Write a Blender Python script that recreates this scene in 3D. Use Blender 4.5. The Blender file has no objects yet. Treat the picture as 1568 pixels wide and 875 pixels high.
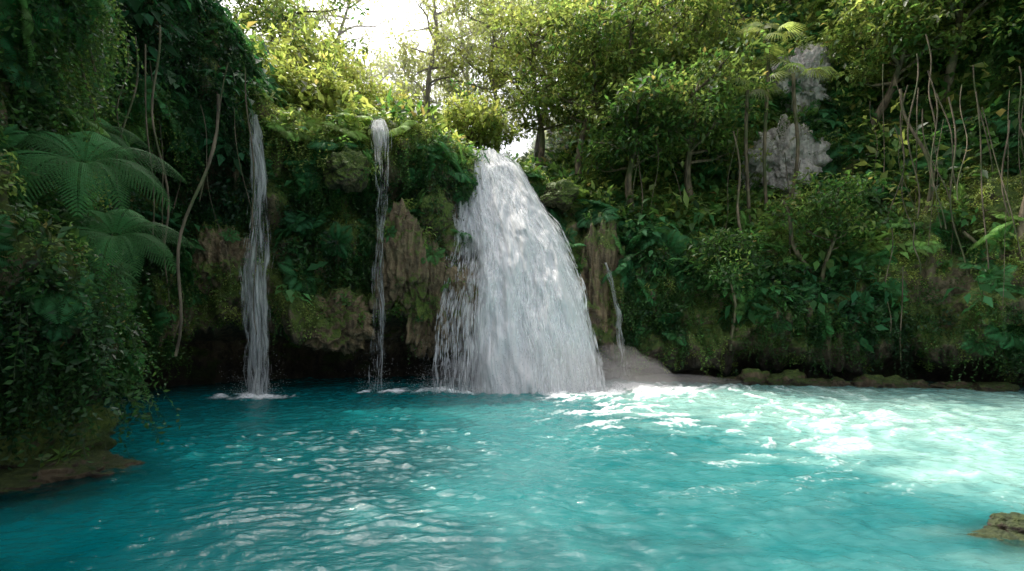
import bpy, math, random
import numpy as np
from mathutils import Vector, kdtree
random.seed(7); rng=np.random.default_rng(7)
S=bpy.context.scene
COL=S.collection
# ------------------------------------------------------------------ utils
def hash3(ix,iy,iz,seed):
    h=(ix.astype(np.int64)*374761393+iy.astype(np.int64)*668265263+iz.astype(np.int64)*2147483647+seed*974634777)&0xffffffff
    h=((h^(h>>13))*1274126177)&0xffffffff
    h=(h^(h>>16))&0xffffffff
    return h/4294967295.0
def vnoise(p,seed=0):
    i=np.floor(p).astype(np.int64); f=p-i; f=f*f*f*(f*(f*6-15)+10)
    r=0
    for dx in (0,1):
        wx=f[...,0] if dx else 1-f[...,0]
        for dy in (0,1):
            wy=f[...,1] if dy else 1-f[...,1]
            for dz in (0,1):
                wz=f[...,2] if dz else 1-f[...,2]
                r=r+wx*wy*wz*hash3(i[...,0]+dx,i[...,1]+dy,i[...,2]+dz,seed)
    return r*2-1
def fbm(p,oct=4,seed=0,gain=.5):
    a=1;r=0;q=p.copy()
    for o in range(oct):
        r=r+a*vnoise(q,seed+o*17); q=q*2.03+11.3; a*=gain
    return r
def sm(x,a,b):
    t=np.clip((x-a)/(b-a),0,1); return t*t*(3-2*t)
def norm(v): return v/np.maximum(np.linalg.norm(v,axis=-1,keepdims=True),1e-9)
def mesh_np(name,V,F,mat=None,smooth=True,attrs=None,uv=None,link=True):
    me=bpy.data.meshes.new(name)
    V=np.asarray(V,dtype=np.float32); F=np.asarray(F,dtype=np.int32)
    n,k=F.shape
    me.vertices.add(len(V)); me.vertices.foreach_set('co',V.ravel())
    me.loops.add(n*k); me.loops.foreach_set('vertex_index',F.ravel())
    me.polygons.add(n); me.polygons.foreach_set('loop_start',np.arange(0,n*k,k,dtype=np.int32))
    me.polygons.foreach_set('loop_total',np.full(n,k,dtype=np.int32))
    if smooth: me.polygons.foreach_set('use_smooth',np.ones(n,dtype=bool))
    if attrs:
        for a,v in attrs.items():
            at=me.attributes.new(a,'FLOAT','POINT'); at.data.foreach_set('value',np.asarray(v,dtype=np.float32))
    if uv is not None:
        l=me.uv_layers.new(name='UVMap'); l.data.foreach_set('uv',np.asarray(uv,dtype=np.float32)[F.ravel()].ravel())
    if mat: me.materials.append(mat)
    me.update(); me.validate()
    ob=bpy.data.objects.new(name,me)
    if link: COL.objects.link(ob)
    return ob
def gridF(a,b):
    i=np.arange(a-1)[:,None]*b+np.arange(b-1)[None,:]
    return np.stack([i,i+b,i+b+1,i+1],-1).reshape(-1,4)
# ------------------------------------------------------------------ node helper
class NT:
    def __init__(s,name):
        s.m=bpy.data.materials.new(name); s.m.use_nodes=True; s.t=s.m.node_tree; s.t.nodes.clear()
        s.out=s.n('ShaderNodeOutputMaterial')
    def n(s,typ,ins=None,**kw):
        nd=s.t.nodes.new(typ)
        for k,v in kw.items(): setattr(nd,k,v)
        if ins:
            for k,v in ins.items():
                sk=nd.inputs[k]
                if isinstance(v,bpy.types.NodeSocket): s.t.links.new(v,sk)
                else: sk.default_value=v
        return nd
    def math(s,op,a,b=0.0,clamp=False):
        nd=s.n('ShaderNodeMath',{0:a,1:b},operation=op); nd.use_clamp=clamp; return nd.outputs[0]
    def mix(s,f,a,b):
        nd=s.n('ShaderNodeMix',data_type='RGBA')
        for k,v in ((0,f),(6,a),(7,b)):
            if isinstance(v,bpy.types.NodeSocket): s.t.links.new(v,nd.inputs[k])
            else: nd.inputs[k].default_value=(v if k==0 else (*v,1) if len(v)==3 else v)
        return nd.outputs[2]
    def attr(s,name,typ='GEOMETRY'):
        return s.n('ShaderNodeAttribute',attribute_name=name,attribute_type=typ).outputs['Fac']
    def noise(s,vec,scale,detail=4,rough=.55,dist=0):
        return s.n('ShaderNodeTexNoise',{'Vector':vec,'Scale':scale,'Detail':detail,'Roughness':rough,'Distortion':dist}).outputs[0]
    def mapv(s,vec,scale):
        return s.n('ShaderNodeMapping',{'Vector':vec,'Scale':scale}).outputs[0]
    def rng(s,v,a,b,c=0.,d=1.):
        nd=s.n('ShaderNodeMapRange',{0:v,1:a,2:b,3:c,4:d}); nd.clamp=True; return nd.outputs[0]
    def link(s,o): s.t.links.new(o,s.out.inputs[0]); return s.m
# ------------------------------------------------------------------ materials
def leaf_mat(name,dark,mid,bright,trans=.42,rough=.42,spec=.4):
    t=NT(name)
    ti=t.attr('tint','INSTANCER'); lc=t.attr('lc')
    c1=t.mix(t.rng(ti,0,.5),dark,mid); c2=t.mix(t.rng(ti,.5,1),c1,bright)
    c2=t.mix(t.rng(lc,.978,.99,0,.7),c2,(.22,.13,.05))
    v=t.rng(lc,0,1,.5,1.5)
    hs=t.n('ShaderNodeHueSaturation',{'Hue':t.rng(lc,0,1,.48,.512),'Saturation':1.0,'Value':v,'Color':c2}).outputs[0]
    p=t.n('ShaderNodeBsdfPrincipled',{'Base Color':hs,'Roughness':rough,'Specular IOR Level':spec})
    h2=t.n('ShaderNodeHueSaturation',{'Hue':.485,'Saturation':1.05,'Value':2.0,'Color':hs}).outputs[0]
    tr=t.n('ShaderNodeBsdfTranslucent',{'Color':h2})
    mx=t.n('ShaderNodeMixShader',{0:trans,1:p.outputs[0],2:tr.outputs[0]})
    return t.link(mx.outputs[0])
M_LEAF=leaf_mat('leaf',(.014,.050,.018),(.055,.13,.028),(.36,.42,.11))
M_FERN=leaf_mat('fern_leaf',(.025,.10,.04),(.06,.19,.06),(.28,.40,.08),spec=.15,rough=.6)
def bark_mat(name,ca,cb):
    t=NT(name); co=t.n('ShaderNodeTexCoord').outputs['Object']
    n=t.noise(t.mapv(co,(5,5,1.2)),2,6,.6)
    m=t.noise(co,1.5,3)
    c=t.mix(t.rng(n,.35,.65),ca,cb); c=t.mix(t.rng(m,.5,.62,0,.7),c,(.05,.08,.02))
    b=t.n('ShaderNodeBump',{'Strength':.6,'Distance':.03,'Height':n})
    return t.link(t.n('ShaderNodeBsdfPrincipled',{'Base Color':c,'Roughness':.85,'Normal':b.outputs[0]}).outputs[0])
M_BARK=bark_mat('bark',(.05,.035,.022),(.25,.19,.12)); M_VINE=bark_mat('vine_bark',(.04,.03,.018),(.20,.15,.10))
def rock_mat(name,c0,c1,c2,moss=.5,wz=(.05,.5,.35)):
    t=NT(name); co=t.n('ShaderNodeTexCoord').outputs['Object']
    a=t.noise(co,.7,6,.6); b=t.noise(t.mapv(co,(4,4,.5)),1.2,6,.6); f=t.noise(co,9,6,.65)
    c=t.mix(t.rng(b,.38,.62),c0,c1); c=t.mix(t.rng(f,.55,.75,0,.8),c,c2)
    geo=t.n('ShaderNodeNewGeometry'); nz=t.n('ShaderNodeSeparateXYZ',{0:geo.outputs['Normal']}).outputs[2]
    z=t.n('ShaderNodeSeparateXYZ',{0:co}).outputs[2]
    ms=t.math('ADD',t.math('ADD',t.math('MULTIPLY',nz,.25),a),t.math('MULTIPLY',t.math('SUBTRACT',f,.5),.5))
    mf=t.rng(ms,.62-moss*.25,.72-moss*.25)
    mc=t.mix(t.rng(f,.3,.7),(.03,.07,.012),(.15,.20,.03))
    c=t.mix(mf,c,mc)
    wet_shade=t.rng(z,wz[0],wz[1],wz[2],1)  # damp waterline; on the cliff it also paints shade below the overhang
    c=t.n('ShaderNodeVectorMath',{0:c,3:wet_shade},operation='SCALE').outputs[0]
    h=t.math('ADD',t.math('MULTIPLY',t.noise(co,3,8,.65),1.),t.math('MULTIPLY',f,.6))
    bp=t.n('ShaderNodeBump',{'Strength':1.0,'Distance':.18,'Height':h})
    return t.link(t.n('ShaderNodeBsdfPrincipled',{'Base Color':c,'Roughness':t.rng(a,.3,.7,.45,.9),'Normal':bp.outputs[0]}).outputs[0])
M_CLIFF=rock_mat('cliff_rock',(.065,.047,.028),(.22,.165,.095),(.31,.25,.16),.58,(.5,1.6,.2))  # taller, darker base band: damp plus overhang shade in the colour
M_TUFA=rock_mat('tufa_rock',(.08,.055,.03),(.28,.20,.11),(.38,.30,.18),.35)
M_MOSS=rock_mat('mossy_rock',(.05,.04,.02),(.12,.10,.05),(.22,.22,.06),1.0)
M_LIME=rock_mat('limestone',(.26,.23,.205),(.66,.60,.55),(.74,.69,.64),-.1)
# ------------------------------------------------------------------ cliff
C=np.array([
#  x     y    dir  cave  cz  rim  lean  bs1  bs2
(-7.5,-5, -90, .3, .5, 16,1.5,.8,.8),
(-6.6, 3, -90, .3, .5, 17,1.5,.8,.8),
(-5.95,5.9,-85, .3, .5, 17,1.6,.8,.8),
(-6.15,7.0,-78, .3, .5, 17,1.8,.8,.8),
(-8.2, 9.0,-72, .9, .9, 17,1.2,.8,.8),
(-9.5,11.5,-62, 1.8, 1.3,15,1.0,.6,.6),
(-9.0,13.2,-42, 2.7,1.6,12.5,1.0,.3,.2),
(-7.5,14.2,-22, 3.2,1.7,9.6,.9,.3,.15),
(-6.8,14.6,-15, 3.2,1.7,7.9,.7,.15,.1),
(-5.0,15.0,-8, 3.2,1.7,8.3,1.0,.15,.1),
(-3.6,15.6,0, 3.2,1.7,8.3,1.1,.12,.15),
(-2.1,15.7,0, 2.4,1.5,7.8,1.9,.1,.2),
(-1.2,16.2,0, .6, .9,7.75,2.4,.08,.25),
( 0.6,16.3,2, .3, .5,7.4,2.9,.1,.35),
( 2.4,16.6,4, .3, .4,6.2,2.6,.5,.6),
( 3.9,17.8,4, .3, .4,5.0,1.3,1.2,.9),
( 6.0,17.3,6, .4, .4,5.0,1.8,1.5,1.2),
( 9.1,16.3,14,.8, .5,4.6,1.8,1.8,1.4),
(12.3,15.9,28,1.6,.9,5.0,1.6,2.2,1.5),
(14.6,14.3,52,1.6,.9,6.5,1.2,2.4,1.5),
(17.0,11., 70,.8, .6,7.0,1.2,2.2,1.5),
(18.5,5.0, 85,.5, .5,6.0,1.6,1.8,1.5),
(18.5,-6., 90,.5, .5,6.0,1.6,1.8,1.5)],float)
d=np.r_[0,np.cumsum(np.hypot(*np.diff(C[:,:2],axis=0).T))]
NS=760
ss=np.linspace(0,d[-1],NS)
CC=np.stack([np.interp(ss,d,C[:,k]) for k in range(9)],1)
k=np.exp(-np.linspace(-2,2,15)**2); k/=k.sum()
pad=np.pad(CC,((7,7),(0,0)),mode='edge')
CC=np.stack([np.convolve(pad[:,j],k,'valid') for j in range(9)],1)
x0,y0,dr,cv,cz,rim,lean,b1,b2=CC.T
counts=[8,16,12,12,60,60,30,26,26]
z0=np.zeros(NS)
O=np.stack([cv+.6,cv,cv*.9,.25+z0,z0,lean*.45,lean,lean+3,lean+13,lean+60],1)
Z=np.stack([z0-1.6,z0,cz*.8,cz,cz+.6,rim*.62,rim,rim+3*b1,rim+3*b1+10*b2,rim+3*b1+10*b2+47*np.minimum(b2,.45)],1)
tt=np.concatenate([np.linspace(i,i+1,c,endpoint=False) for i,c in enumerate(counts)]+[[len(counts)]])
NTt=len(tt)
i0=np.minimum(tt.astype(int),8); fr=tt-i0
Og=O[:,i0]*(1-fr)+O[:,i0+1]*fr; Zg=Z[:,i0]*(1-fr)+Z[:,i0+1]*fr
def smt(A):
    P=np.pad(A,((0,0),(2,2)),mode='edge'); return sum(P[:,j:j+A.shape[1]] for j in range(5))/5
Og=smt(Og);Zg=smt(Zg)
dirv=np.stack([np.sin(np.radians(dr)),np.cos(np.radians(dr))],1)
P=np.zeros((NS,NTt,3))
P[...,0]=x0[:,None]+dirv[:,0:1]*Og; P[...,1]=y0[:,None]+dirv[:,1:2]*Og; P[...,2]=Zg
out=-np.concatenate([dirv[:,None,:].repeat(NTt,1),np.zeros((NS,NTt,1))],2); 
q=np.stack([ss[:,None]+0*Zg,Zg,Og],-1)
amp=sm(tt,0,2)[None,:]
flow=np.exp(-(((P[...,0]-.2)/2.0)**2)**1.5)*(Og<4)
big=fbm(q*np.array([.45,.4,.3]),3,3)*.75
fl=1-np.abs(vnoise(q*np.array([1.9,.35,.3]),21)); fl=fl**2*.5
fl2=1-np.abs(vnoise(q*np.array([5.,.8,.8]),23)); fl2=fl2**2*.2*(Zg<5.5)
md=fbm(q*np.array([2.2,1.5,1.5]),5,9,.55)*.26
lump=np.maximum(0,vnoise(q*np.array([1.0,.9,.5]),31))*.6
face=sm(tt,2.5,3.2)*(1-sm(tt,5.6,6.4))
disp=(big*(1-.9*flow)+md*(1-.4*flow))*amp+ (fl+lump+fl2)*face[None,:]*(1-.8*flow)
edge=np.exp(-((tt-3.1)/.6)**2)[None,:]
P+=out*disp[...,None]
P[...,2]+=edge*(fbm(np.stack([ss*1.3,ss*0,ss*0],-1),4,5,.6)*.55)[:,None]*np.minimum(1,cv/1.5)[:,None]
P[...,2]+=sm(tt,5.5,7)[None,:]*fbm(np.stack([P[...,0]*.4,P[...,1]*.4,0*Zg],-1),3,55)*.45*(1-flow)
du=np.gradient(P,axis=0); dv=np.gradient(P,axis=1)
Nn=norm(np.cross(dv,du)); 
if np.sum(Nn*out)<0: Nn=-Nn
cliff=mesh_np('rock_cliff',P.reshape(-1,3),gridF(NS,NTt),M_CLIFF)
area=np.linalg.norm(np.cross(du,dv),axis=-1)
kd=kdtree.KDTree(((NS//4)+1)*NTt)
for i in range(0,NS,4):
    for j in range(60,NTt):
        kd.insert((P[i,j,0],P[i,j,1],0),i*NTt+j)
kd.balance()
Pf=P.reshape(-1,3)
def ground_z(x,y):
    r=kd.find((x,y,0)); return Pf[r[1]][2]
def face_y(x,z):
    m=(np.abs(Pf[:,0]-x)<.35)&(np.abs(Pf[:,2]-z)<.4)&(Pf[:,1]>12)
    return float(Pf[m,1].min()) if m.any() else 18.
ground=mesh_np('ground',[(-400,-400,-1.7),(400,-400,-1.7),(400,400,-1.7),(-400,400,-1.7)],[[0,1,2,3]],M_CLIFF)
# ------------------------------------------------------------------ rocks
RP=[];RN=[];LP=[];LN=[]
def icos(sub):
    import bmesh
    bm=bmesh.new(); bmesh.ops.create_icosphere(bm,subdivisions=sub,radius=1)
    V=np.array([v.co[:] for v in bm.verts]); F=np.array([[v.index for v in f.verts] for f in bm.faces]); bm.free()
    return V,F
def rock(name,loc,size,mat,seed=0,sub=6,amp=.28,rot=0,freq=1.6,flute=0):
    V,F=icos(sub); N0=V.copy()
    n=fbm(V*freq+seed*7.7,6,seed,.55); 
    n2=(1-np.abs(vnoise(V*np.array([4,4,.8])+seed,seed+4)))**2+.5*(1-np.abs(vnoise(V*np.array([9,9,2.])+seed,seed+6)))**2
    V=V*(1+amp*n+flute*(n2-.7))[:,None]
    V=V*np.array(size); c,s=math.cos(rot),math.sin(rot)
    V=np.stack([V[:,0]*c-V[:,1]*s,V[:,0]*s+V[:,1]*c,V[:,2]],1)+np.array(loc)
    ob=mesh_np(name,V,F,mat)
    if 'mossy' in name or 'tufa' in name:
        kk_=rng.choice(len(V),int(60*size[0]*size[2])+20); RP.append(V[kk_]); RN.append(norm(N0[kk_]/np.array(size)))
    if 'lime' in name:
        m=np.where((N0[:,1]<.3)&((np.abs(N0[:,0])>.75)|(np.abs(N0[:,2])>.8)))[0]; kk_=rng.choice(m,40); LP.append(V[kk_]); LN.append(N0[kk_])
    return ob
rock('limestone_outcrop',(10.35,face_y(10.35,7.9)-.1,8.0),(1.2,.8,1.45),M_LIME,1,amp=.42,flute=.12,freq=2.0)
rock('limestone_outcrop',(11.7,face_y(11.7,11.4)-.1,11.5),(1.0,.8,1.2),M_LIME,2,amp=.42,flute=.12,freq=2.0)
rock('mossy_boulder',(-4.75,14.8,6.3),(.6,.55,.55),M_MOSS,3)
rock('mossy_boulder',(-2.4,16.1,5.4),(.5,.6,.7),M_MOSS,4)
rock('mossy_boulder',(-2.3,16.9,6.5),(.4,.5,.5),M_MOSS,14)
rock('mossy_boulder',(1.7,18.5,6.5),(.6,.6,.45),M_MOSS,5)
rock('tufa_boulder',(-3.2,15.2,3.7),(.7,.5,1.3),M_TUFA,6,flute=.35)
rock('tufa_boulder',(-2.5,15.6,2.7),(.7,.6,1.5),M_TUFA,7,flute=.35)
rock('tufa_boulder',(-1.35,15.75,2.4),(.75,.7,1.2),M_TUFA,17,flute=.3)
rock('tufa_boulder',(-7.9,13.8,3.6),(.65,.5,.9),M_TUFA,8,flute=.35)
rock('tufa_boulder',(-5.2,14.8,1.9),(1.0,.55,.75),M_TUFA,9,flute=.4)
rock('tufa_boulder',(2.9,17.6,2.8),(.8,.7,2.3),M_TUFA,10,flute=.35)
rock('mossy_boulder',(-6.2,6.6,.35),(.7,.8,.7),M_MOSS,19,flute=.1)
rock('shore_boulder',(-5.6,6.3,-.15),(.9,.8,.32),M_TUFA,13)
rock('shore_boulder',(-4.9,5.2,-.42),(1.3,.9,.32),M_TUFA,23)
rock('shore_boulder',(4.75,4.5,-.14),(.5,.3,.24),M_TUFA,24)
rock('shore_boulder',(4.5,4.3,-.35),(.8,.5,.32),M_TUFA,25)
for i in range(14):
    x=4.2+i*.72+random.uniform(-.2,.2)
    y=np.interp(x,[3.9,6,9.1,12.3,14],[17.6,17.1,16.0,15.6,14.6])-.35
    rock('shore_boulder',(x,y,-.02),(random.uniform(.4,.9),.4,random.uniform(.15,.42)),M_TUFA,30+i,sub=5)
# ------------------------------------------------------------------ water
def water():
    xs=np.concatenate([np.arange(-22,-7,.12),np.arange(-7,8,.04),np.arange(8,24,.1)])
    ys=np.concatenate([np.arange(-8,2,.2),np.arange(2,9,.025),np.arange(9,21,.06)])
    X,Y=np.meshgrid(xs,ys,indexing='ij')
    cx,cy=.3,16.
    dx,dy=X-cx,Y-cy; r=np.hypot(dx,dy); th=np.arctan2(dx,-dy)
    w1=fbm(np.stack([X*.5,Y*.5,0*X],-1),3,71)*.7; w2=fbm(np.stack([X*.5,Y*.5,0*X+9],-1),3,72)*.7
    rr=r+w1
    def V3(a,b,c=0): return np.stack([a,b,0*X+c],-1)
    h=.010*vnoise(V3(th*9+w2,rr*1.9),1)+.013*vnoise(V3((X+w1)*3.0+(Y+w2)*.9,(Y+w2)*5.6-(X+w1)*.7,5),2)+.012*vnoise(V3((X+w2)*6.2-(Y)*2.,(Y+w1)*11+X*1.5,2),3)+.006*vnoise(V3(X*12+Y*3,Y*20-X*4,7),6)+.006*vnoise(V3(X*.6,Y*.9),4)
    h=np.where(h>0,h*(1+h*22),h)
    near=np.exp(-r/3.0); h=h*(.9+2.0*near)
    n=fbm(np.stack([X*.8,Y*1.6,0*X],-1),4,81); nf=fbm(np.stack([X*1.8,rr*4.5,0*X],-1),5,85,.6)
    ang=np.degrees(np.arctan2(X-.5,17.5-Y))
    sun_milk=sm(ang+n*8,4,36)*(1-.6*sm(ang+n*5,64,82))  # milky water, with the sunlit right of the pool painted in
    sun_milk=sun_milk*(.8+.25*nf)*(.32+.68*sm(Y+n*.7,3.5,7.5))
    sun_milk=np.maximum(sun_milk,.09*sm(X+n*.8,-4.0,1)*(1+.4*nf))
    sun_milk=np.clip(sun_milk,0,1)
    def blob(x,y,rx,ry): return np.exp(-(((X-x)/rx)**2+((Y-y)/ry)**2))
    foam=1.9*blob(.6,14.6,3.0,.95)+1.6*blob(3.2,15.0,2.8,1.4)+1.5*blob(-6.65,13.1,1.15,.6)+1.2*blob(-3.8,14.2,.9,.4)
    foam=foam*(.75+.6*nf)-.12
    streak=sm(ang+n*5,-8,12)*(1-sm(ang,68,84))*sm(nf+.35*n,.0,.7)*(1.15-.075*r)
    foam=np.clip(np.maximum(foam,streak*.9),0,1)
    sh=np.maximum.reduce([blob(-5.5,5.8,1.2,1.0),blob(4.7,4.3,.85,.5)*1.2, .5*blob(-3.9,3.4,.8,.6)])
    sh=np.clip(sh*1.2+nf*.1-.1,0,.85)
    h+=.05*foam*nf
    V=np.stack([X,Y,h],-1).reshape(-1,3)
    t=NT('pool_water'); co=t.n('ShaderNodeTexCoord').outputs['Object']
    mk=t.attr('sun_milk'); fo=t.attr('foam'); s_=t.attr('shallow')
    n1=t.noise(co,.35,3)
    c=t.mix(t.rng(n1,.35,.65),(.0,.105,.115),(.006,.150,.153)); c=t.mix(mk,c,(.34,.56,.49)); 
    fm=t.noise(co,14,5,.7); ff=t.rng(t.math('ADD',fo,t.math('MULTIPLY',t.math('SUBTRACT',fm,.5),.9)),.3,.85)
    c=t.mix(ff,c,(.90,.92,.92))
    b1_=t.n('ShaderNodeBump',{'Strength':.5,'Distance':.03,'Height':t.noise(t.mapv(co,(1,1.7,1)),10,4,.6)})
    dif=t.n('ShaderNodeBsdfDiffuse',{'Color':c})
    trp=t.n('ShaderNodeBsdfTransparent',{'Color':(.5,.75,.68,1)})
    body=t.n('ShaderNodeMixShader',{0:s_,1:dif.outputs[0],2:trp.outputs[0]})
    gl=t.n('ShaderNodeBsdfGlossy',{'Color':(1,1,1,1),'Roughness':.06,'Normal':b1_.outputs[0]})
    fr_=t.n('ShaderNodeFresnel',{'IOR':1.33,'Normal':b1_.outputs[0]})
    fac=t.math('MULTIPLY',fr_.outputs[0],t.rng(ff,0,1,1,.2))
    mx=t.n('ShaderNodeMixShader',{0:fac,1:body.outputs[0],2:gl.outputs[0]})
    m=t.link(mx.outputs[0])
    mesh_np('pool_water',V,gridF(len(xs),len(ys)),m,attrs={'sun_milk':sun_milk.ravel(),'foam':foam.ravel(),'shallow':sh.ravel()})
water()
# ------------------------------------------------------------------ waterfalls
def fall_mat():
    t=NT('falling_water'); uv=t.n('ShaderNodeUVMap').outputs[0]
    de=t.attr('dens')
    a=t.noise(t.mapv(uv,(4.0,.45,1)),1,5,.6,.3); b=t.noise(t.mapv(uv,(20,1.1,1)),1,5,.65,.3)
    n=t.math('ADD',t.math('MULTIPLY',a,.55),t.math('MULTIPLY',b,.45))
    al=t.rng(t.math('ADD',n,de),.95,1.25)
    col=t.mix(t.rng(b,.35,.6),(.90,.93,.95),(.99,.99,.99))
    bp=t.n('ShaderNodeBump',{'Strength':.8,'Distance':.1,'Height':t.math('ADD',b,t.noise(t.mapv(uv,(9,3,1)),1,5,.6))})
    df=t.n('ShaderNodeBsdfDiffuse',{'Color':col,'Normal':bp.outputs[0]}); tr=t.n('ShaderNodeBsdfTranslucent',{'Color':col,'Normal':bp.outputs[0]})
    w=t.n('ShaderNodeMixShader',{0:.35,1:df.outputs[0],2:tr.outputs[0]})
    tp=t.n('ShaderNodeBsdfTransparent')
    return t.link(t.n('ShaderNodeMixShader',{0:al,1:tp.outputs[0],2:w.outputs[0]}).outputs[0])
M_FALL=fall_mat()
def strand_mat():
    t=NT('water_strand')
    df=t.n('ShaderNodeBsdfDiffuse',{'Color':(.97,.98,.99,1)}); tr=t.n('ShaderNodeBsdfTranslucent',{'Color':(.97,.98,.99,1)})
    w=t.n('ShaderNodeMixShader',{0:.5,1:df.outputs[0],2:tr.outputs[0]})
    tp=t.n('ShaderNodeBsdfTransparent')
    return t.link(t.n('ShaderNodeMixShader',{0:t.attr('sa'),1:tp.outputs[0],2:w.outputs[0]}).outputs[0])
M_STR=strand_mat()
def interp_curve(pts,v):
    pts=np.array(pts,float); dd=np.r_[0,np.cumsum(np.linalg.norm(np.diff(pts,axis=0),axis=1))]; dd/=dd[-1]
    R=np.stack([np.interp(v,dd,pts[:,k]) for k in range(3)],1)
    kx=np.exp(-np.linspace(-2,2,11)**2); kx/=kx.sum(); 
    Rp=np.pad(R,((5,5),(0,0)),mode='reflect',reflect_type='odd')
    return np.stack([np.convolve(Rp[:,k],kx,'valid') for k in range(3)],1)
def rdir_(n): return norm(rng.normal(size=(n,3)))
def waterfall(L,R,densf,layers,nstr,bulge=.3,seed=0,nu=90,nv=240,slen=(.15,.6),sw=(.004,.014),relief=.22,spray=0):
    root=bpy.data.objects.new('waterfall',None); COL.objects.link(root)
    v=np.linspace(0,1,nv); u=np.linspace(0,1,nu)
    Lc=interp_curve(L,v); Rc=interp_curve(R,v)
    def surf(U,Vv,off,sd):
        vi=Vv*(nv-1); a=np.clip(vi.astype(int),0,nv-2); f=(vi-a)[...,None]
        l=Lc[a]*(1-f)+Lc[a+1]*f; r=Rc[a]*(1-f)+Rc[a+1]*f
        p=l+(r-l)*U[...,None]
        w=np.linalg.norm(r-l,axis=-1)
        n=fbm(np.stack([U*7,Vv*4,0*U],-1),4,sd,.6)*relief+vnoise(np.stack([U*26,Vv*9,0*U],-1),sd+3)*.05
        nb=np.sin(np.pi*U)
        p[...,1]-=(bulge*nb+off+n*np.minimum(1,w))
        p[...,0]+=vnoise(np.stack([U*3,Vv*9,0*U+sd],-1),sd+7)*.07
        return p
    U,Vv=np.meshgrid(u,v,indexing='ij')
    Ltot=np.linalg.norm(np.diff(Lc,axis=0),axis=1).sum(); wb=np.linalg.norm(Lc-Rc,axis=1).max()
    for k,(off,dd) in enumerate(layers):
        p=surf(U,Vv,off,seed+k*11)
        en=.5+.5*vnoise(np.stack([U*0,Vv*14,U*0+k],-1),seed+90)
        edge=np.minimum(1,np.minimum(U,1-U)*(6+8*en))
        dens=densf(U,Vv)*dd-(1-edge)*.4
        o=mesh_np('curtain_%d'%(k+1),p.reshape(-1,3),gridF(nu,nv),M_FALL,uv=np.stack([U*wb+k*13.1,Vv*Ltot],-1).reshape(-1,2),attrs={'dens':dens.ravel()})
        o.parent=root
    us=rng.random(nstr*3)*1.06-.03; vs=rng.random(nstr*3)**.8
    keep=rng.random(nstr*3)<np.clip(densf(us,vs),0,1); us=us[keep][:nstr]; vs=vs[keep][:nstr]; n=len(us)
    K=5; Ls=rng.uniform(*slen,n)/Ltot; W=rng.uniform(*sw,n); off=rng.uniform(-.05,.3,n)*min(1,wb)
    tk=np.linspace(0,1,K); VV=np.clip(vs[:,None]+Ls[:,None]*tk,0,1); UU=np.repeat(us[:,None],K,1)
    c=surf(UU,VV,off[:,None],seed)
    ang=rng.uniform(-.2,1.2,n); side=np.stack([np.cos(ang),np.sin(ang),0*ang],1)
    ww=(W[:,None]*np.sin(np.pi*(tk*.9+.05))[None,:])[...,None]
    A=c-side[:,None,:]*ww; B=c+side[:,None,:]*ww
    V=np.stack([A,B],2).reshape(-1,3)
    base=(np.arange(n)*K*2)[:,None]+(np.arange(K-1)*2)[None,:]
    F=np.stack([base,base+1,base+3,base+2],-1).reshape(-1,4)
    sa=(rng.uniform(.2,.65,n)[:,None,None]*np.sin(np.pi*(tk*.9+.05))[None,:,None]*np.ones((1,1,2))).ravel()
    o=mesh_np('strands',V,F,M_STR,attrs={'sa':sa}); o.parent=root
    if spray:
        l,r=Lc[-1],Rc[-1]; t_=rng.random(spray)*1.2-.1
        c=l+(r-l)*t_[:,None]+rng.normal(size=(spray,3))*[.25,.35,0]; c[:,1]-=.2; c[:,2]=rng.exponential(.28,spray)*(1+.5*np.sin(t_*9)**2)+.02
        rr=rng.uniform(.005,.014,spray)[:,None]; d1=rdir_(spray); d2=norm(np.cross(d1,rdir_(spray)))
        V=np.stack([c-d1*rr,c-d2*rr,c+d1*rr,c+d2*rr],1).reshape(-1,3); F=np.arange(spray*4).reshape(-1,4)
        o=mesh_np('spray',V,F,M_STR,attrs={'sa':np.full(spray*4,.35)}); o.parent=root
    return root
def d_main(U,V):
    ll=sm(V,.40,.55)*(1-sm(U,.18,.42))
    lace=.12*sm(V,.18,.35)*(1-sm(U,.0,.3))*(1-sm(V,.4,.5))
    return .98-.44*ll-lace-.12*sm(V,.85,1)*(1-U)
main=waterfall([(-1.75,19.4,8.25),(-1.95,18.3,7.15),(-1.95,17.1,5.4),(-1.85,16.1,4.0),(-1.9,15.3,3.2),(-2.05,14.7,1.6),(-2.1,14.2,-.05)],
          [(-.30,19.4,8.3),(.35,18.3,7.45),(1.0,17.4,6.0),(1.65,16.5,4.5),(2.10,15.5,2.7),(2.36,14.8,1.3),(2.55,14.3,-.05)],
          d_main,[(.0,1.0),(.22,.84)],14000,bulge=.4,seed=1,nu=160,spray=11000,sw=(.005,.02))
def d_side(U,V): return .57-.1*sm(V,.3,.5)*(1-sm(V,.5,.7))
waterfall([(-7.3,15.3,7.95),(-7.2,14.2,7.65),(-7.08,13.9,6.6),(-6.95,13.75,5.2),(-7.0,13.6,4.2),(-7.15,13.5,3.3),(-7.0,13.5,1.5),(-6.95,13.5,-.05)],
          [(-7.1,15.3,7.95),(-7.0,14.2,7.65),(-6.75,13.9,6.6),(-6.55,13.75,5.2),(-6.45,13.6,4.2),(-6.35,13.5,3.3),(-6.3,13.5,1.5),(-6.3,13.5,-.05)],
          d_side,[(0,1.05),(.1,.85)],500,bulge=.1,seed=40,nu=40,sw=(.002,.006),relief=.10,spray=1500)
def d_s2(U,V): return .62-.16*sm(V,.2,.35)
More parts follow.
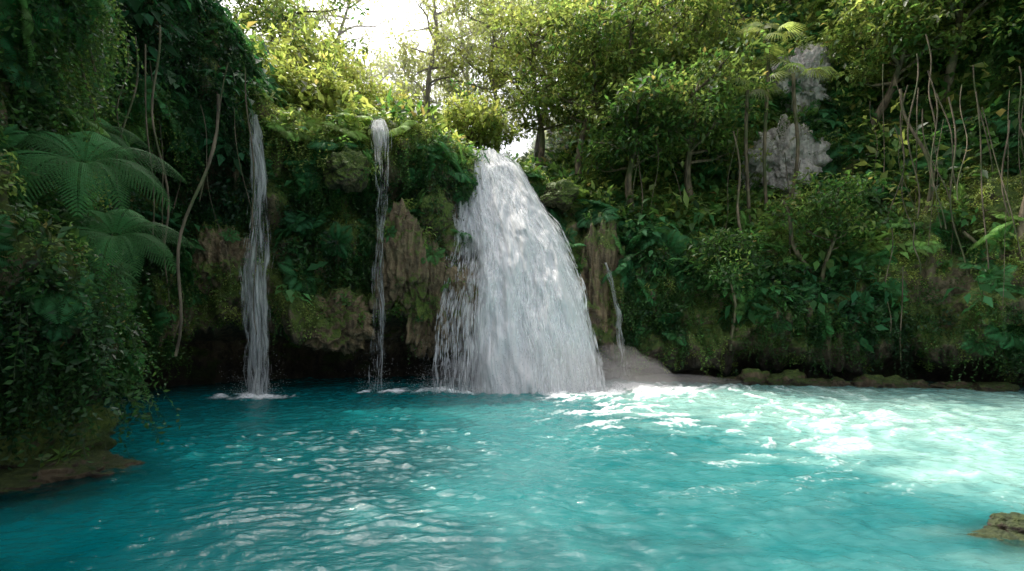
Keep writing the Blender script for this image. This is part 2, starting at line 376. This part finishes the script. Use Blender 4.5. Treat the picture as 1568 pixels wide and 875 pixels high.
waterfall([(-4.35,16.6,8.3),(-4.2,15.4,8.0),(-4.05,14.8,7.5),(-3.95,14.6,6.8),(-3.85,14.6,5.5),(-3.9,14.5,3.5),(-3.95,14.4,-.05)],
          [(-4.05,16.6,8.3),(-3.8,15.4,8.0),(-3.55,14.8,7.4),(-3.5,14.6,6.8),(-3.6,14.6,5.5),(-3.6,14.5,3.5),(-3.6,14.4,-.05)],
          d_s2,[(0,1.0),(.1,.85)],350,bulge=.05,seed=60,nu=36,sw=(.002,.006),relief=.08,spray=700)
waterfall([(3.05,16.9,3.9),(3.2,16.7,3.2),(3.4,16.5,1.5),(3.55,16.5,-.05)],
          [(3.15,16.9,3.9),(3.35,16.7,3.2),(3.6,16.5,1.5),(3.85,16.5,-.05)],
          lambda U,V:.56-.1*V,[(0,1.0)],120,bulge=.05,seed=80,nu=24,sw=(.002,.006),relief=.1)
t=NT('mist'); t.t.links.new(t.n('ShaderNodeVolumeScatter',{'Color':(1,1,1,1),'Density':.2,'Anisotropy':.2}).outputs[0],t.out.inputs['Volume'])
V_,F_=icos(4)
def puff(loc,size):
    n=fbm(V_*1.4+loc[0],3,int(abs(loc[0])*10)); o=mesh_np('mist',V_*(1+.22*n)[:,None]*np.array(size)+np.array(loc),F_,t.m); o.parent=main
puff((.6,13.9,.25),(2.9,.9,1.0)); puff((2.9,14.5,.3),(1.6,.9,.9)); puff((4.7,15.0,.05),(2.2,.9,.35))
# ------------------------------------------------------------------ foliage prototypes
def leaves(base,dirs,nrm,Ln,Wd,lc,fold=.18,droop=.15):
    n=len(base); dirs=norm(dirs); side=norm(np.cross(dirs,nrm)); up=np.cross(side,dirs)
    Ln=np.broadcast_to(Ln,(n,))[:,None]; Wd=np.broadcast_to(Wd,(n,))[:,None]
    b=base; l=base+dirs*Ln*.42+side*Wd*.5+up*Wd*fold; r=base+dirs*Ln*.42-side*Wd*.5+up*Wd*fold
    tp=base+dirs*Ln-up*Ln*droop; c=base+dirs*Ln*.45
    V=np.stack([b,l,tp,r,c],1).reshape(-1,3)
    i=(np.arange(n)*5)[:,None]
    F=np.concatenate([i+np.array([[0,4,2,1]]),i+np.array([[0,3,2,4]])],0)
    return V,F,np.repeat(lc,5)
rdir=rdir_
def mkproto(coll,name,parts,mat):
    Vs=[];Fs=[];A=[];o=0
    for V,F,a in parts: Vs.append(V);Fs.append(F+o);A.append(a);o+=len(V)
    ob=mesh_np(name,np.concatenate(Vs),np.concatenate(Fs),mat,smooth=False,attrs={'lc':np.concatenate(A)},link=False)
    coll.objects.link(ob)
def stems(paths,w=.006,a=.1):
    Vs=[];Fs=[];o=0
    for p in paths:
        p=np.asarray(p);K=len(p)
        for s in (np.array([1,0,0]),np.array([0,1,0])):
            V=np.stack([p-s*w,p+s*w],1).reshape(-1,3); b=np.arange(K-1)*2
            Vs.append(V);Fs.append(np.stack([b,b+1,b+3,b+2],-1)+o);o+=len(V)
    V=np.concatenate(Vs); return V,np.concatenate(Fs),np.full(len(V),a)
def p_sprig(n=26,L=.5,ll=.19,ww=.085):
    parts=[];B=[];D=[];pa=[]
    for s in range(5):
        d=norm(np.array([rng.normal()*.6,rng.normal()*.6,1.0])); 
        k=max(3,n//5); ts=np.linspace(.2,1,k)*L*rng.uniform(.6,1.1)
        bend=np.array([rng.normal()*.3,rng.normal()*.3,-.2])
        pts=[d*t+bend*t*t for t in np.r_[0,ts]]; pa.append(pts)
        for j,t in enumerate(ts):
            o=rdir(1)[0]; o-=d*(o@d); B.append(pts[j+1]); D.append(norm(o)+d*.5)
    B=np.array(B);D=np.array(D);m=len(B)
    parts.append(leaves(B,D,np.array([[0,0,1.]])+rng.normal(size=(m,3))*.35,rng.uniform(.7,1.25,m)*ll,rng.uniform(.8,1.2,m)*ww,rng.random(m)))
    parts.append(stems(pa)); return parts
def p_clump(n=70,r=.5,ll=.16,ww=.075,flat=.7):
    c=rdir(n)*(rng.random(n)**.45)[:,None]*r*np.array([1,1,flat]); D=norm(c)*.7+rdir(n)*.8; D[:,2]-=.15
    pa=[[c[i]*0,c[i]*.5+rng.normal(size=3)*.03,c[i]] for i in range(0,n,8)]
    return [leaves(c,D,np.array([[0,0,1.]])+rng.normal(size=(n,3))*.4,rng.uniform(.7,1.3,n)*ll,rng.uniform(.8,1.2,n)*ww,rng.random(n)),stems(pa,.008)]
def p_fern(nf=9,L=.8,pairs=18,w=.28,detail=False,arch=.55):
    parts=[];pa=[]
    for f in range(nf):
        az=2*np.pi*(f+rng.uniform(-.3,.3))/nf; h=np.array([np.cos(az),np.sin(az),0]); Lf=L*rng.uniform(.75,1.15)
        t=np.linspace(0,1,pairs+3); el=rng.uniform(.6,1.0)
        R=h[None,:]*(t*Lf*.85)[:,None]; R=R+np.array([0,0,1.])[None,:]*((t*el-arch*2*t*t*el*.75)*Lf)[:,None]
        pa.append(R); T=norm(np.gradient(R,axis=0)); sd=np.cross(h,[0,0,1.]); lc=rng.random()*.9
        prof=np.sin(np.pi*np.clip(t*.85+.12,0,1))**.8*w*Lf/L
        for sgn in (-1,1):
            b=R[2:];tan=T[2:];pl=prof[2:]*1.0+.02
            D=sd[None,:]*sgn+tan*.45-np.array([0,0,.25])
            m=len(b)
            if not detail:
                parts.append(leaves(b,D,np.cross(tan,sd[None,:])*-1,pl,Lf/pairs*.8,np.clip(lc+rng.normal(size=m)*.12,0,.94),.1,.2))
            else:
                D=norm(D); ks=np.linspace(.08,.96,13)
                for k_ in ks:
                    bb=b+D*(pl*k_)[:,None]-np.array([0,0,1.])*(pl*.2*k_*k_)[:,None]
                    for s2 in (-1,1):
                        d2=tan*s2+D*.45
                        parts.append(leaves(bb,d2,np.cross(tan,sd[None,:])*-1,Lf/pairs*.5*(1-.8*k_)+.003,pl*.06+.002,np.clip(lc+rng.normal(size=m)*.12,0,.94),.05,.1))
                pa+= [np.array([b[i],b[i]+D[i]*pl[i]*.5-[0,0,.05*pl[i]],b[i]+D[i]*pl[i]*.97-[0,0,.19*pl[i]]]) for i in range(0,m)]
    parts.append(stems(pa,.003,.4)); return parts
def p_big(n=11,L=.35,ww=.16,st=.5):
    B=[];D=[];pa=[]
    for i in range(n):
        d=norm(np.array([rng.normal(),rng.normal(),rng.uniform(.3,1.6)])); l=st*rng.uniform(.5,1.1)
        B.append(d*l);D.append(d*np.array([1,1,.1])+[0,0,-.35]);pa.append([d*0,d*l*.5,d*l])
    m=len(B)
    return [leaves(np.array(B),np.array(D),np.array([[0,0,1.]])+rng.normal(size=(m,3))*.2,rng.uniform(.7,1.2,m)*L,rng.uniform(.8,1.2,m)*ww,rng.random(m)*.9),stems(pa,.007,.5)]
def p_hang(ns=6,L=1.0,per=14,ll=.10,ww=.05):
    B=[];D=[];pa=[]
    for s in range(ns):
        o=rng.normal(size=3)*[.18,.18,.1]; l=L*rng.uniform(.5,1.2); t=np.linspace(0,1,per)
        path=o+np.stack([t*l*rng.normal()*.12+.03*np.sin(t*9+s),t*l*rng.normal()*.12,t*l],1); pa.append(path)
        for p in path:
            r=rdir(1)[0]; B.append(p); D.append(r*[1,1,.2]+[0,0,.45])
    m=len(B);B=np.array(B);D=np.array(D)
    return [leaves(B,D,rng.normal(size=(m,3)),rng.uniform(.7,1.3,m)*ll,rng.uniform(.8,1.2,m)*ww,rng.random(m)),stems(pa,.003)]
def coll(n): return bpy.data.collections.new(n)
K_SH=coll('shrub_kit')
for i in range(3): mkproto(K_SH,'a_sprig%d'%i,p_sprig(),M_LEAF)
mkproto(K_SH,'b_clump0',p_clump(48,.42,.16,.075),M_LEAF); mkproto(K_SH,'b_clump1',p_clump(36,.4,.20,.095),M_LEAF)
mkproto(K_SH,'c_big0',p_big(),M_FERN); 
mkproto(K_SH,'d_hang0',p_hang(),M_LEAF); mkproto(K_SH,'d_hang1',p_hang(5,1.3,18),M_LEAF)
mkproto(K_SH,'e_fern0',p_fern(),M_FERN); mkproto(K_SH,'e_fern1',p_fern(7,.6,14,.2),M_FERN)
mkproto(K_SH,'f_moss0',p_clump(60,.26,.06,.035,.4),M_LEAF)
K_CR=coll('crown_kit')
for i in range(3): mkproto(K_CR,'a_crown%d'%i,p_clump(34,.62,.24,.11,.6),M_LEAF)
mkproto(K_CR,'b_crown3',p_clump(22,.6,.32,.14,.5),M_LEAF)
K_BF=coll('bigfern_kit'); mkproto(K_BF,'a_tree_fern0',p_fern(12,1.3,26,.30,True,.75),M_FERN)
def gn_group(collection):
    g=bpy.data.node_groups.new('scatter_'+collection.name,'GeometryNodeTree')
    g.interface.new_socket('Geometry',in_out='INPUT',socket_type='NodeSocketGeometry')
    g.interface.new_socket('Geometry',in_out='OUTPUT',socket_type='NodeSocketGeometry')
    N=g.nodes.new; gi=N('NodeGroupInput'); go=N('NodeGroupOutput'); L=g.links.new
    ci=N('GeometryNodeCollectionInfo'); ci.inputs[0].default_value=collection; ci.inputs[1].default_value=True; ci.inputs[2].default_value=True
    ip=N('GeometryNodeInstanceOnPoints'); ip.inputs['Pick Instance'].default_value=True
    def na(name,t):
        a=N('GeometryNodeInputNamedAttribute'); a.data_type=t; a.inputs[0].default_value=name; return a.outputs[0]
    er=N('FunctionNodeEulerToRotation')
    L(gi.outputs[0],ip.inputs['Points']); L(ci.outputs[0],ip.inputs['Instance']); L(na('idx','INT'),ip.inputs['Instance Index'])
    L(na('rot','FLOAT_VECTOR'),er.inputs[0]); L(er.outputs[0],ip.inputs['Rotation']); L(na('scl','FLOAT'),ip.inputs['Scale'])
    L(ip.outputs[0],go.inputs[0]); return g
G={id(c):gn_group(c) for c in (K_SH,K_CR,K_BF)}
def euler_from(zdir,spin):
    z=norm(zdir); ref=np.where(np.abs(z[:,2:3])>.9,np.array([[1.,0,0]]),np.array([[0,0,1.]])); x=norm(np.cross(ref,z)); y=np.cross(z,x)
    c,s=np.cos(spin)[:,None],np.sin(spin)[:,None]; X=x*c+y*s; Y=-x*s+y*c
    return np.stack([np.arctan2(Y[:,2],z[:,2]),np.arcsin(np.clip(-X[:,2],-1,1)),np.arctan2(X[:,1],X[:,0])],1)
def scatter(name,kit,pts,zd,scl,idx,tint,parent=None):
    n=len(pts); me=bpy.data.meshes.new(name); me.vertices.add(n); me.vertices.foreach_set('co',np.asarray(pts,dtype=np.float32).ravel())
    e=euler_from(np.asarray(zd,float),rng.uniform(0,6.28,n))
    a=me.attributes.new('rot','FLOAT_VECTOR','POINT'); a.data.foreach_set('vector',e.astype(np.float32).ravel())
    a=me.attributes.new('scl','FLOAT','POINT'); a.data.foreach_set('value',np.asarray(scl,dtype=np.float32))
    a=me.attributes.new('tint','FLOAT','POINT'); a.data.foreach_set('value',np.asarray(tint,dtype=np.float32))
    a=me.attributes.new('idx','INT','POINT'); a.data.foreach_set('value',np.asarray(idx,dtype=np.int32))
    ob=bpy.data.objects.new(name,me); COL.objects.link(ob)
    md_=ob.modifiers.new('scatter','NODES'); md_.node_group=G[id(kit)]
    if parent: ob.parent=parent
    return ob
# ------------------------------------------------------------------ cliff foliage
PF=P.reshape(-1,3); NF=Nn.reshape(-1,3); AF=area.ravel(); TF=np.tile(tt,NS)
X,Y,Zz=PF.T
vis=((Y>1.5)&(np.abs(X)<Y*1.08+1.2)&(Zz<1.8+.68*Y)&(TF>2.9)&(Y<45))
def ell(x,z,rx,rz,y=16,ry=5): return np.exp(-(((X-x)/rx)**2+((Zz-z)/rz)**2+((Y-y)/ry)**2)**2)
bare=np.zeros_like(X)
for a_ in [(-3.3,3.7,.9,1.5),(-2.3,3.2,.9,2.0),(-1.9,5.2,.6,1.6),(-7.8,3.7,.8,1.1),(-5.1,2.0,1.4,1.2),(2.9,3.2,1.0,2.7),(1.9,5.6,.8,1.2),(-6.8,4,.4,5),(-3.75,4,.25,5),(10.4,8.0,1.4,1.9,19,4),(11.7,11.6,1.2,1.4,21,4),(-.1,4,2.3,5.2),(6.3,2.2,1.0,1.0,17,3),(12.8,3.0,1.3,1.8,16,4),(14.8,5.5,1.0,2.6,15,4)]:
    bare=np.maximum(bare,ell(*a_))
low=np.where(X<3.5,np.where(X<-8.5,1.4,2.2),1.0); low=np.where((X<-5)&(Y<10.5),1.1,low)
nz=fbm(PF*.8,3,91)
bare=np.maximum(bare,1-sm(Zz+nz*1.1,low,low+1.1))
bare=np.maximum(bare,.85*sm(nz,.3,.6)*(Zz<6.5)*(X<14)*(Y>10.5))
bare=np.maximum(bare,.8*sm(fbm(PF*np.array([.9,.9,.35]),3,93),.3,.6)*(X>7)*(Zz>3))
dens=vis*(1-np.clip(bare,0,1))
def pick(w,n):
    p=w*AF; p=p/p.sum(); i=rng.choice(len(p),n,p=p)
    return i
def grow(i,nk,uk,jit=.3): return NF[i]*nk+np.array([0,0,uk])+rng.normal(size=(len(i),3))*jit
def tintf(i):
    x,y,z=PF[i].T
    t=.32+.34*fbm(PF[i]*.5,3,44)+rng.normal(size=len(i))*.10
    t+=.38*sm(z,5.5,8.5)*(x>-7.6)*(x<4); t+=.18*(x>3)*sm(z,1.5,6); t-=.14*(x<-7.6); t-=.06*(x>3)*(z<3)  # light put into leaf colour: sunlit rim and right slope yellower, shaded parts darker
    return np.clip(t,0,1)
top=(NF[:,2]>.5)
near_w=1+.8*((X<-5)&(Y<10.5)&(Zz<4))
i=pick(dens*(Y<28)*near_w,10000); kind=rng.choice([0,1,2,3,4,9,8],len(i),p=[.18,.18,.17,.13,.10,.14,.10])
s_=rng.uniform(.5,1.1,len(i))*np.clip(.5+.033*Y[i],.6,1.3)
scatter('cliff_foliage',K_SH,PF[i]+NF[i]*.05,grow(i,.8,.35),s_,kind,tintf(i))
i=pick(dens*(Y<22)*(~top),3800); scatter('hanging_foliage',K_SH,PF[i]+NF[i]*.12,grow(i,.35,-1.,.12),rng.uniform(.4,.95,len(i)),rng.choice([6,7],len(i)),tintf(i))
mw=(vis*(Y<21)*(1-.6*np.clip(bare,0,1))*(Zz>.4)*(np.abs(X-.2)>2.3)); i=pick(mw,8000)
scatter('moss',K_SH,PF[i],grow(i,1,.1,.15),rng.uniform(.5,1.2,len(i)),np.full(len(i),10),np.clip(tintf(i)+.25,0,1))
i=pick(dens*(X>4)*(Y<26)+dens*(X<-5.5)*.6*(Y>9),800); scatter('broadleaf_plants',K_SH,PF[i]+NF[i]*.2,grow(i,.6,.8,.2),rng.uniform(.8,1.5,len(i)),np.full(len(i),5),np.clip(tintf(i)-.02,0,.7))
RP=np.concatenate(RP); RN=np.concatenate(RN); m_=(RN[:,2]>-.2)&(rng.random(len(RP))<.3+.6*np.clip(RN[:,2],0,1))&~((np.abs(RP[:,0])<1.9)&(RP[:,2]<6)); RP=RP[m_];RN=RN[m_]; n_=len(RP)
scatter('boulder_moss',K_SH,RP,RN+[0,0,.2],rng.uniform(.4,.9,n_),rng.choice([10,10,10,9,0],n_),np.clip(.55+.15*rng.normal(size=n_),0,1))
LP=np.concatenate(LP); LN=np.concatenate(LN); n_=len(LP)
scatter('outcrop_foliage',K_SH,LP,LN+[0,-.3,.2],rng.uniform(.5,1.0,n_),rng.choice([0,1,2,3,4,6,9],n_),np.clip(.55+.15*rng.normal(size=n_),0,1))
bw=((TF>6.0)&(Y>16)&(Y<50)&(np.abs(X)<Y*1.05+2)&(Zz<1.8+.66*Y))*(~((np.abs(X+1.)<1.2)&(Y<23)))*(~((np.abs(X-10.8)<1.9)&(Y<21.5)))*np.clip(30/np.maximum(Y,1),.3,1.5)
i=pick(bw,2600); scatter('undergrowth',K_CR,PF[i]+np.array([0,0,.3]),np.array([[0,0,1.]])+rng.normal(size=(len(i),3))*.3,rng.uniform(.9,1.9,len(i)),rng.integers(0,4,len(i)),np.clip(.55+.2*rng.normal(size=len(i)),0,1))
# ------------------------------------------------------------------ tree ferns left
for (x,y,z,s) in [(-5.6,6.7,3.9,.95),(-5.35,6.9,3.0,.75),(-6.9,8.3,4.9,.7),(-6.7,8.2,2.6,.6)]:
    scatter('tree_fern',K_BF,[(x,y,z)],[(.45,-.6,.85)],[s],[0],[.5])
# ------------------------------------------------------------------ trees
def tube(path,rad,sides=7):
    path=np.asarray(path,float); K=len(path); T=norm(np.gradient(path,axis=0)); ref=np.array([.3,1.,.1]); 
    A=norm(np.cross(T,ref)); B=np.cross(T,A); th=np.linspace(0,2*np.pi,sides,endpoint=False)
    V=path[:,None,:]+(A[:,None,:]*np.cos(th)[None,:,None]+B[:,None,:]*np.sin(th)[None,:,None])*np.asarray(rad)[:,None,None]
    i=np.arange(K-1)[:,None]*sides+np.arange(sides)[None,:]; j=np.arange(K-1)[:,None]*sides+(np.arange(sides)+1)[None,:]%sides
    F=np.stack([i,j,j+sides,i+sides],-1).reshape(-1,4); return V.reshape(-1,3),F
def joinVF(ps):
    V=[];F=[];o=0
    for v,f in ps: V.append(v);F.append(f+o);o+=len(v)
    return np.concatenate(V),np.concatenate(F)
def wob(a,b,n,amp):
    a=np.array(a,float);b=np.array(b,float);t=np.linspace(0,1,n)[:,None]; L=np.linalg.norm(b-a)
    ph=rng.uniform(0,6,3); w=np.stack([np.sin(t[:,0]*5+ph[0]),np.sin(t[:,0]*6+ph[1]),np.sin(t[:,0]*4+ph[2])*.3],1)*amp*L*np.sin(np.pi*t)
    return a+(b-a)*t+w
def tree(x,y,h,lean=(0,0),cr=2.5,tint=.5,r0=.16,z=None,low=.45,dn=1.0,cs=1.0,top=None):
    z=ground_z(x,y)-.4 if z is None else z
    if top is not None: h=top-z
    b=np.array([x,y,z]); tp=b+np.array([lean[0],lean[1],h])
    tr=wob(b,tp,14,.05); parts=[tube(tr,r0*(1-.75*np.linspace(0,1,14))**1.0+.01)]
    pts=[]
    nl=int(9+min(h,10)*.8)
    for k_ in range(nl):
        f=low+(1-low)*(k_+.5)/nl; st=tr[int(f*13)]; az=k_*2.4+rng.uniform(-.5,.5)
        Lb=cr*rng.uniform(.6,1.1)*(1.15-.6*abs(f-.65)/.5)
        en=st+np.array([math.cos(az)*Lb,math.sin(az)*Lb,Lb*rng.uniform(.1,.6)])
        br=wob(st,en,8,.07); parts.append(tube(br,r0*.38*(1-.8*np.linspace(0,1,8))+.006,5))
        for q_ in range(3):
            s0=br[3+q_+1]; dd=rdir(1)[0]*[1,1,.6]; e2=s0+dd*Lb*.42+np.array([0,0,.15])
            b2_=wob(s0,e2,5,.08); parts.append(tube(b2_,r0*.15*(1-.8*np.linspace(0,1,5))+.004,4))
            m=max(1,int(3*dn)); pts.append(e2+rng.normal(size=(m,3))*[.36,.36,.25]*np.sqrt(cr/2.5))
        m=int(3*dn); pts.append(en+rng.normal(size=(m,3))*[.4,.4,.28])
    V,F=joinVF(parts); ob=mesh_np('tree',V,F,M_BARK)
    pts=np.concatenate(pts); n=len(pts)
    scatter('crown',K_CR,pts,np.array([[0,0,1.]])+rng.normal(size=(n,3))*.3,rng.uniform(.55,1.15,n)*cs,rng.integers(0,4,n),np.clip(tint+rng.normal(size=n)*.12,0,1),parent=ob)
    return ob
# behind the falls; higher tints paint the hazy glow into the leaves
for (x,y,tz,ln,cr,ti) in [(1.0,23.5,16.,(.3,0),2.2,.75),(2.9,21.5,14,(.3,-.5),2.0,.65),(-1.2,27,19,(.6,0),2.8,.85),(1.4,28,21,(.2,0),3.2,.85),(-1.6,21.8,10.8,(0,0),1.3,.8),
           (4.4,25,19,(-1.,0),3.0,.7),(-6.2,21,11.0,(0,0),1.7,.9),(-8.2,20,12.0,(.5,0),2.0,.75),(-10.2,24,17,(0,0),2.6,.65),(-13,27,19,(0,0),3.2,.65),(-5.0,29,15.5,(0,0),2.6,.95),(-8.6,31,17.5,(0,0),3.0,.95),
           (-3.0,31,21,(-.3,0),3.0,.9),(2.5,33,23,(0,0),4.,.8),(8,31,25,(0,0),4,.75),(5.6,21.4,14.5,(-.8,-.8),2.3,.6),(-7.0,17.2,9.8,(.2,-.3),1.0,.85)]:
    tree(x,y,0,lean=ln,cr=cr,tint=ti,top=tz,low=.4)
tree(-11.0,28,0,lean=(2.4,0),cr=2.4,tint=.9,top=21,low=.5,dn=.5,cs=.8); tree(-3.6,27,0,lean=(-.8,0),cr=2.1,tint=.9,top=20,low=.5,dn=.6,cs=.8)
# right hillside
for a_ in [(4.6,19.6,4.0,(-.3,-1.2),1.7,.5),(6.9,19.6,4.6,(-.5,-1.4),2.0,.6),(8.2,21.4,4,(-.8,-.6),1.6,.65),(7.6,22.6,6,(0,-1),2.6,.75),(13.4,19.2,3.5,(.6,-1.6),1.5,.65),(14.4,19.6,5.5,(-.1,-1.5),2.0,.7),
           (15.4,18.2,5,(-.6,-1.5),2.0,.7),(17.5,17.5,6,(-1.5,-1.5),2.4,.75),(16.2,20.8,6.5,(-.6,-1.0),3,.75),(13.0,24,6,(0,-1),2.6,.75),(10.2,25.5,6,(0,-1),2.8,.8),(16.8,14.2,6,(-1.6,-1.2),1.8,.6),(5.6,24.5,6,(0,-.6),2.6,.75),(18.6,12.4,7,(-2.0,-.5),2.0,.6)]:
    tree(*a_[:3],lean=a_[3],cr=a_[4],tint=a_[5],low=.45)
tree(7.0,16.4,3.2,lean=(-.3,-.7),cr=.9,tint=.4,r0=.05,low=.7,dn=.7,cs=.8)
tree(10.0,16.6,3.4,lean=(.2,-.6),cr=1.1,tint=.5,r0=.07,low=.5,dn=.8,cs=.8)
# left wall, overhanging
for a_ in [(-9.5,14.4,6,(1.0,-.6),2.0,.3),(-9.8,11.5,8,(1.8,-.4),2.6,.25),(-8.8,8.6,8,(2.2,0),2.6,.25),(-13,17,7,(1,0),3.0,.4),(-13,12,9,(2,0),3.5,.3),(-9.5,5.5,8,(2.2,0),2.6,.3)]:
    tree(*a_[:3],lean=a_[3],cr=a_[4],tint=a_[5])
# ------------------------------------------------------------------ vines and roots
vp=[]
for (x,y,z,l,n_) in [(-7.6,10,7.5,4,5),(-7.8,12.3,8,5,7),(-6.6,7.5,6,3,5),(14,15.3,9,6,16),(12.8,16.6,9.5,5,9),(15.5,13.6,8,6,14),(8.6,17.3,8,4,4),(5.5,18.5,9,4,5),(13.3,16,5,3,8)]:
    for k_ in range(n_):
        a0=np.array([x,y,z])+rng.normal(size=3)*[.9,.5,1.0]; e0=a0+np.array([rng.normal()*.5,rng.normal()*.3,-l*rng.uniform(.5,1.2)])
        vp.append(tube(wob(a0,e0,16,.035),np.full(16,rng.uniform(.006,.024)),4))
V2_,F2_=joinVF(vp); mesh_np('hanging_vines',V2_,F2_,M_VINE)
for (a0,b0,r) in [((10.2,17.0,3.0),(8.9,16.9,6.0),.10),((15.2,13.9,1.0),(13.4,15.2,4.6),.09),((13.2,16.2,3),(12.6,16.6,9.5),.08),((14.4,14.4,3.5),(14.9,14.2,11.5),.10),((7.9,17.0,3.4),(7.6,17.6,8.5),.06)]:
    v,f=tube(wob(a0,b0,16,.05),np.linspace(r,r*.45,16)); mesh_np('tree_root',v,f,M_BARK)
# ------------------------------------------------------------------ fan palms
def fan_palm(loc,n=8,R=1.0,st=1.0,tint=.5):
    parts=[];pa=[]
    for f in range(n):
        az=2*np.pi*f/n+rng.uniform(-.3,.3); d=norm(np.array([math.cos(az),math.sin(az),rng.uniform(.1,1.)])); e=d*st*rng.uniform(.7,1.1); pa.append([d*0,e*.5+[0,0,.05],e])
        sd=norm(np.cross(d,[0,0,1.])); m=18; an=np.linspace(-1.5,1.5,m); D=d[None,:]*np.cos(an)[:,None]+sd[None,:]*np.sin(an)[:,None]; D[:,2]-=.25
        parts.append(leaves(np.repeat(e[None,:],m,0),D,np.repeat(norm(np.cross(sd,d))[None,:],m,0),R*(1-.25*np.abs(an)/1.5),.065*R,np.full(m,rng.random()*.9),.15,.4))
    parts.append(stems(pa,.012,.4)); c_=coll('palm_kit'); mkproto(c_,'palm_leaves',parts,M_LEAF); G[id(c_)]=gn_group(c_)
    g=ground_z(loc[0],loc[1]); v,f=tube(wob((loc[0]+.2,loc[1]+.5,min(g,loc[2]-1)),loc,12,.03),np.full(12,.06)); ob=mesh_np('fan_palm',v,f,M_BARK)
    scatter('fronds',c_,[loc],[(.1,-.45,.9)],[1.],[0],[tint],parent=ob)
fan_palm((8.2,17.8,10.0),8,.75,.8,.7); fan_palm((9.9,18.0,10.7),8,.85,.85,.7); fan_palm((9.1,18.2,12.0),7,.75,.75,.85)
# ------------------------------------------------------------------ sun-lit haze in the jungle behind the falls
t=NT('forest_haze'); t.t.links.new(t.n('ShaderNodeVolumeScatter',{'Color':(1,.99,.93,1),'Density':.042,'Anisotropy':.6}).outputs[0],t.out.inputs['Volume'])
bx=np.array([(a,b,c) for a in (-24,16) for b in (24.5,46) for c in (2.,23.)],float)
hz=mesh_np('forest_haze',bx,[[0,1,3,2],[4,6,7,5],[0,4,5,1],[2,3,7,6],[0,2,6,4],[1,5,7,3]],t.m,smooth=False)
# ------------------------------------------------------------------ camera, sky, sun
cam=bpy.data.cameras.new('camera'); cam.lens=18; cam.sensor_width=36; cam.clip_end=1000; cam.shift_y=(500-437.5)/1568
co_=bpy.data.objects.new('camera',cam); COL.objects.link(co_); co_.location=(0,0,1.8); co_.rotation_euler=(math.pi/2,0,0); S.camera=co_
el,az=math.radians(59),math.radians(-40)
sd=Vector((math.sin(az)*math.cos(el),math.cos(az)*math.cos(el),math.sin(el)))
sun=bpy.data.lights.new('sun','SUN'); sun.energy=5; sun.angle=math.radians(.5); sun.color=(1,.94,.82)
so=bpy.data.objects.new('sun',sun); COL.objects.link(so); so.rotation_euler=sd.to_track_quat('Z','Y').to_euler(); so.location=(-20,20,40)
w=bpy.data.worlds.new('World'); S.world=w; w.use_nodes=True; nt=w.node_tree; bg=nt.nodes['Background']
sk=nt.nodes.new('ShaderNodeTexSky'); sk.sky_type='NISHITA'; sk.sun_disc=False; sk.sun_elevation=el; sk.sun_rotation=az%(2*math.pi); sk.dust_density=6; sk.air_density=1.0; sk.ozone_density=.5
hs=nt.nodes.new('ShaderNodeHueSaturation'); hs.inputs['Saturation'].default_value=.4
nt.links.new(sk.outputs[0],hs.inputs['Color']); nt.links.new(hs.outputs[0],bg.inputs[0]); bg.inputs[1].default_value=.42
S.view_settings.view_transform='Standard'; S.view_settings.look='None'; S.view_settings.exposure=0
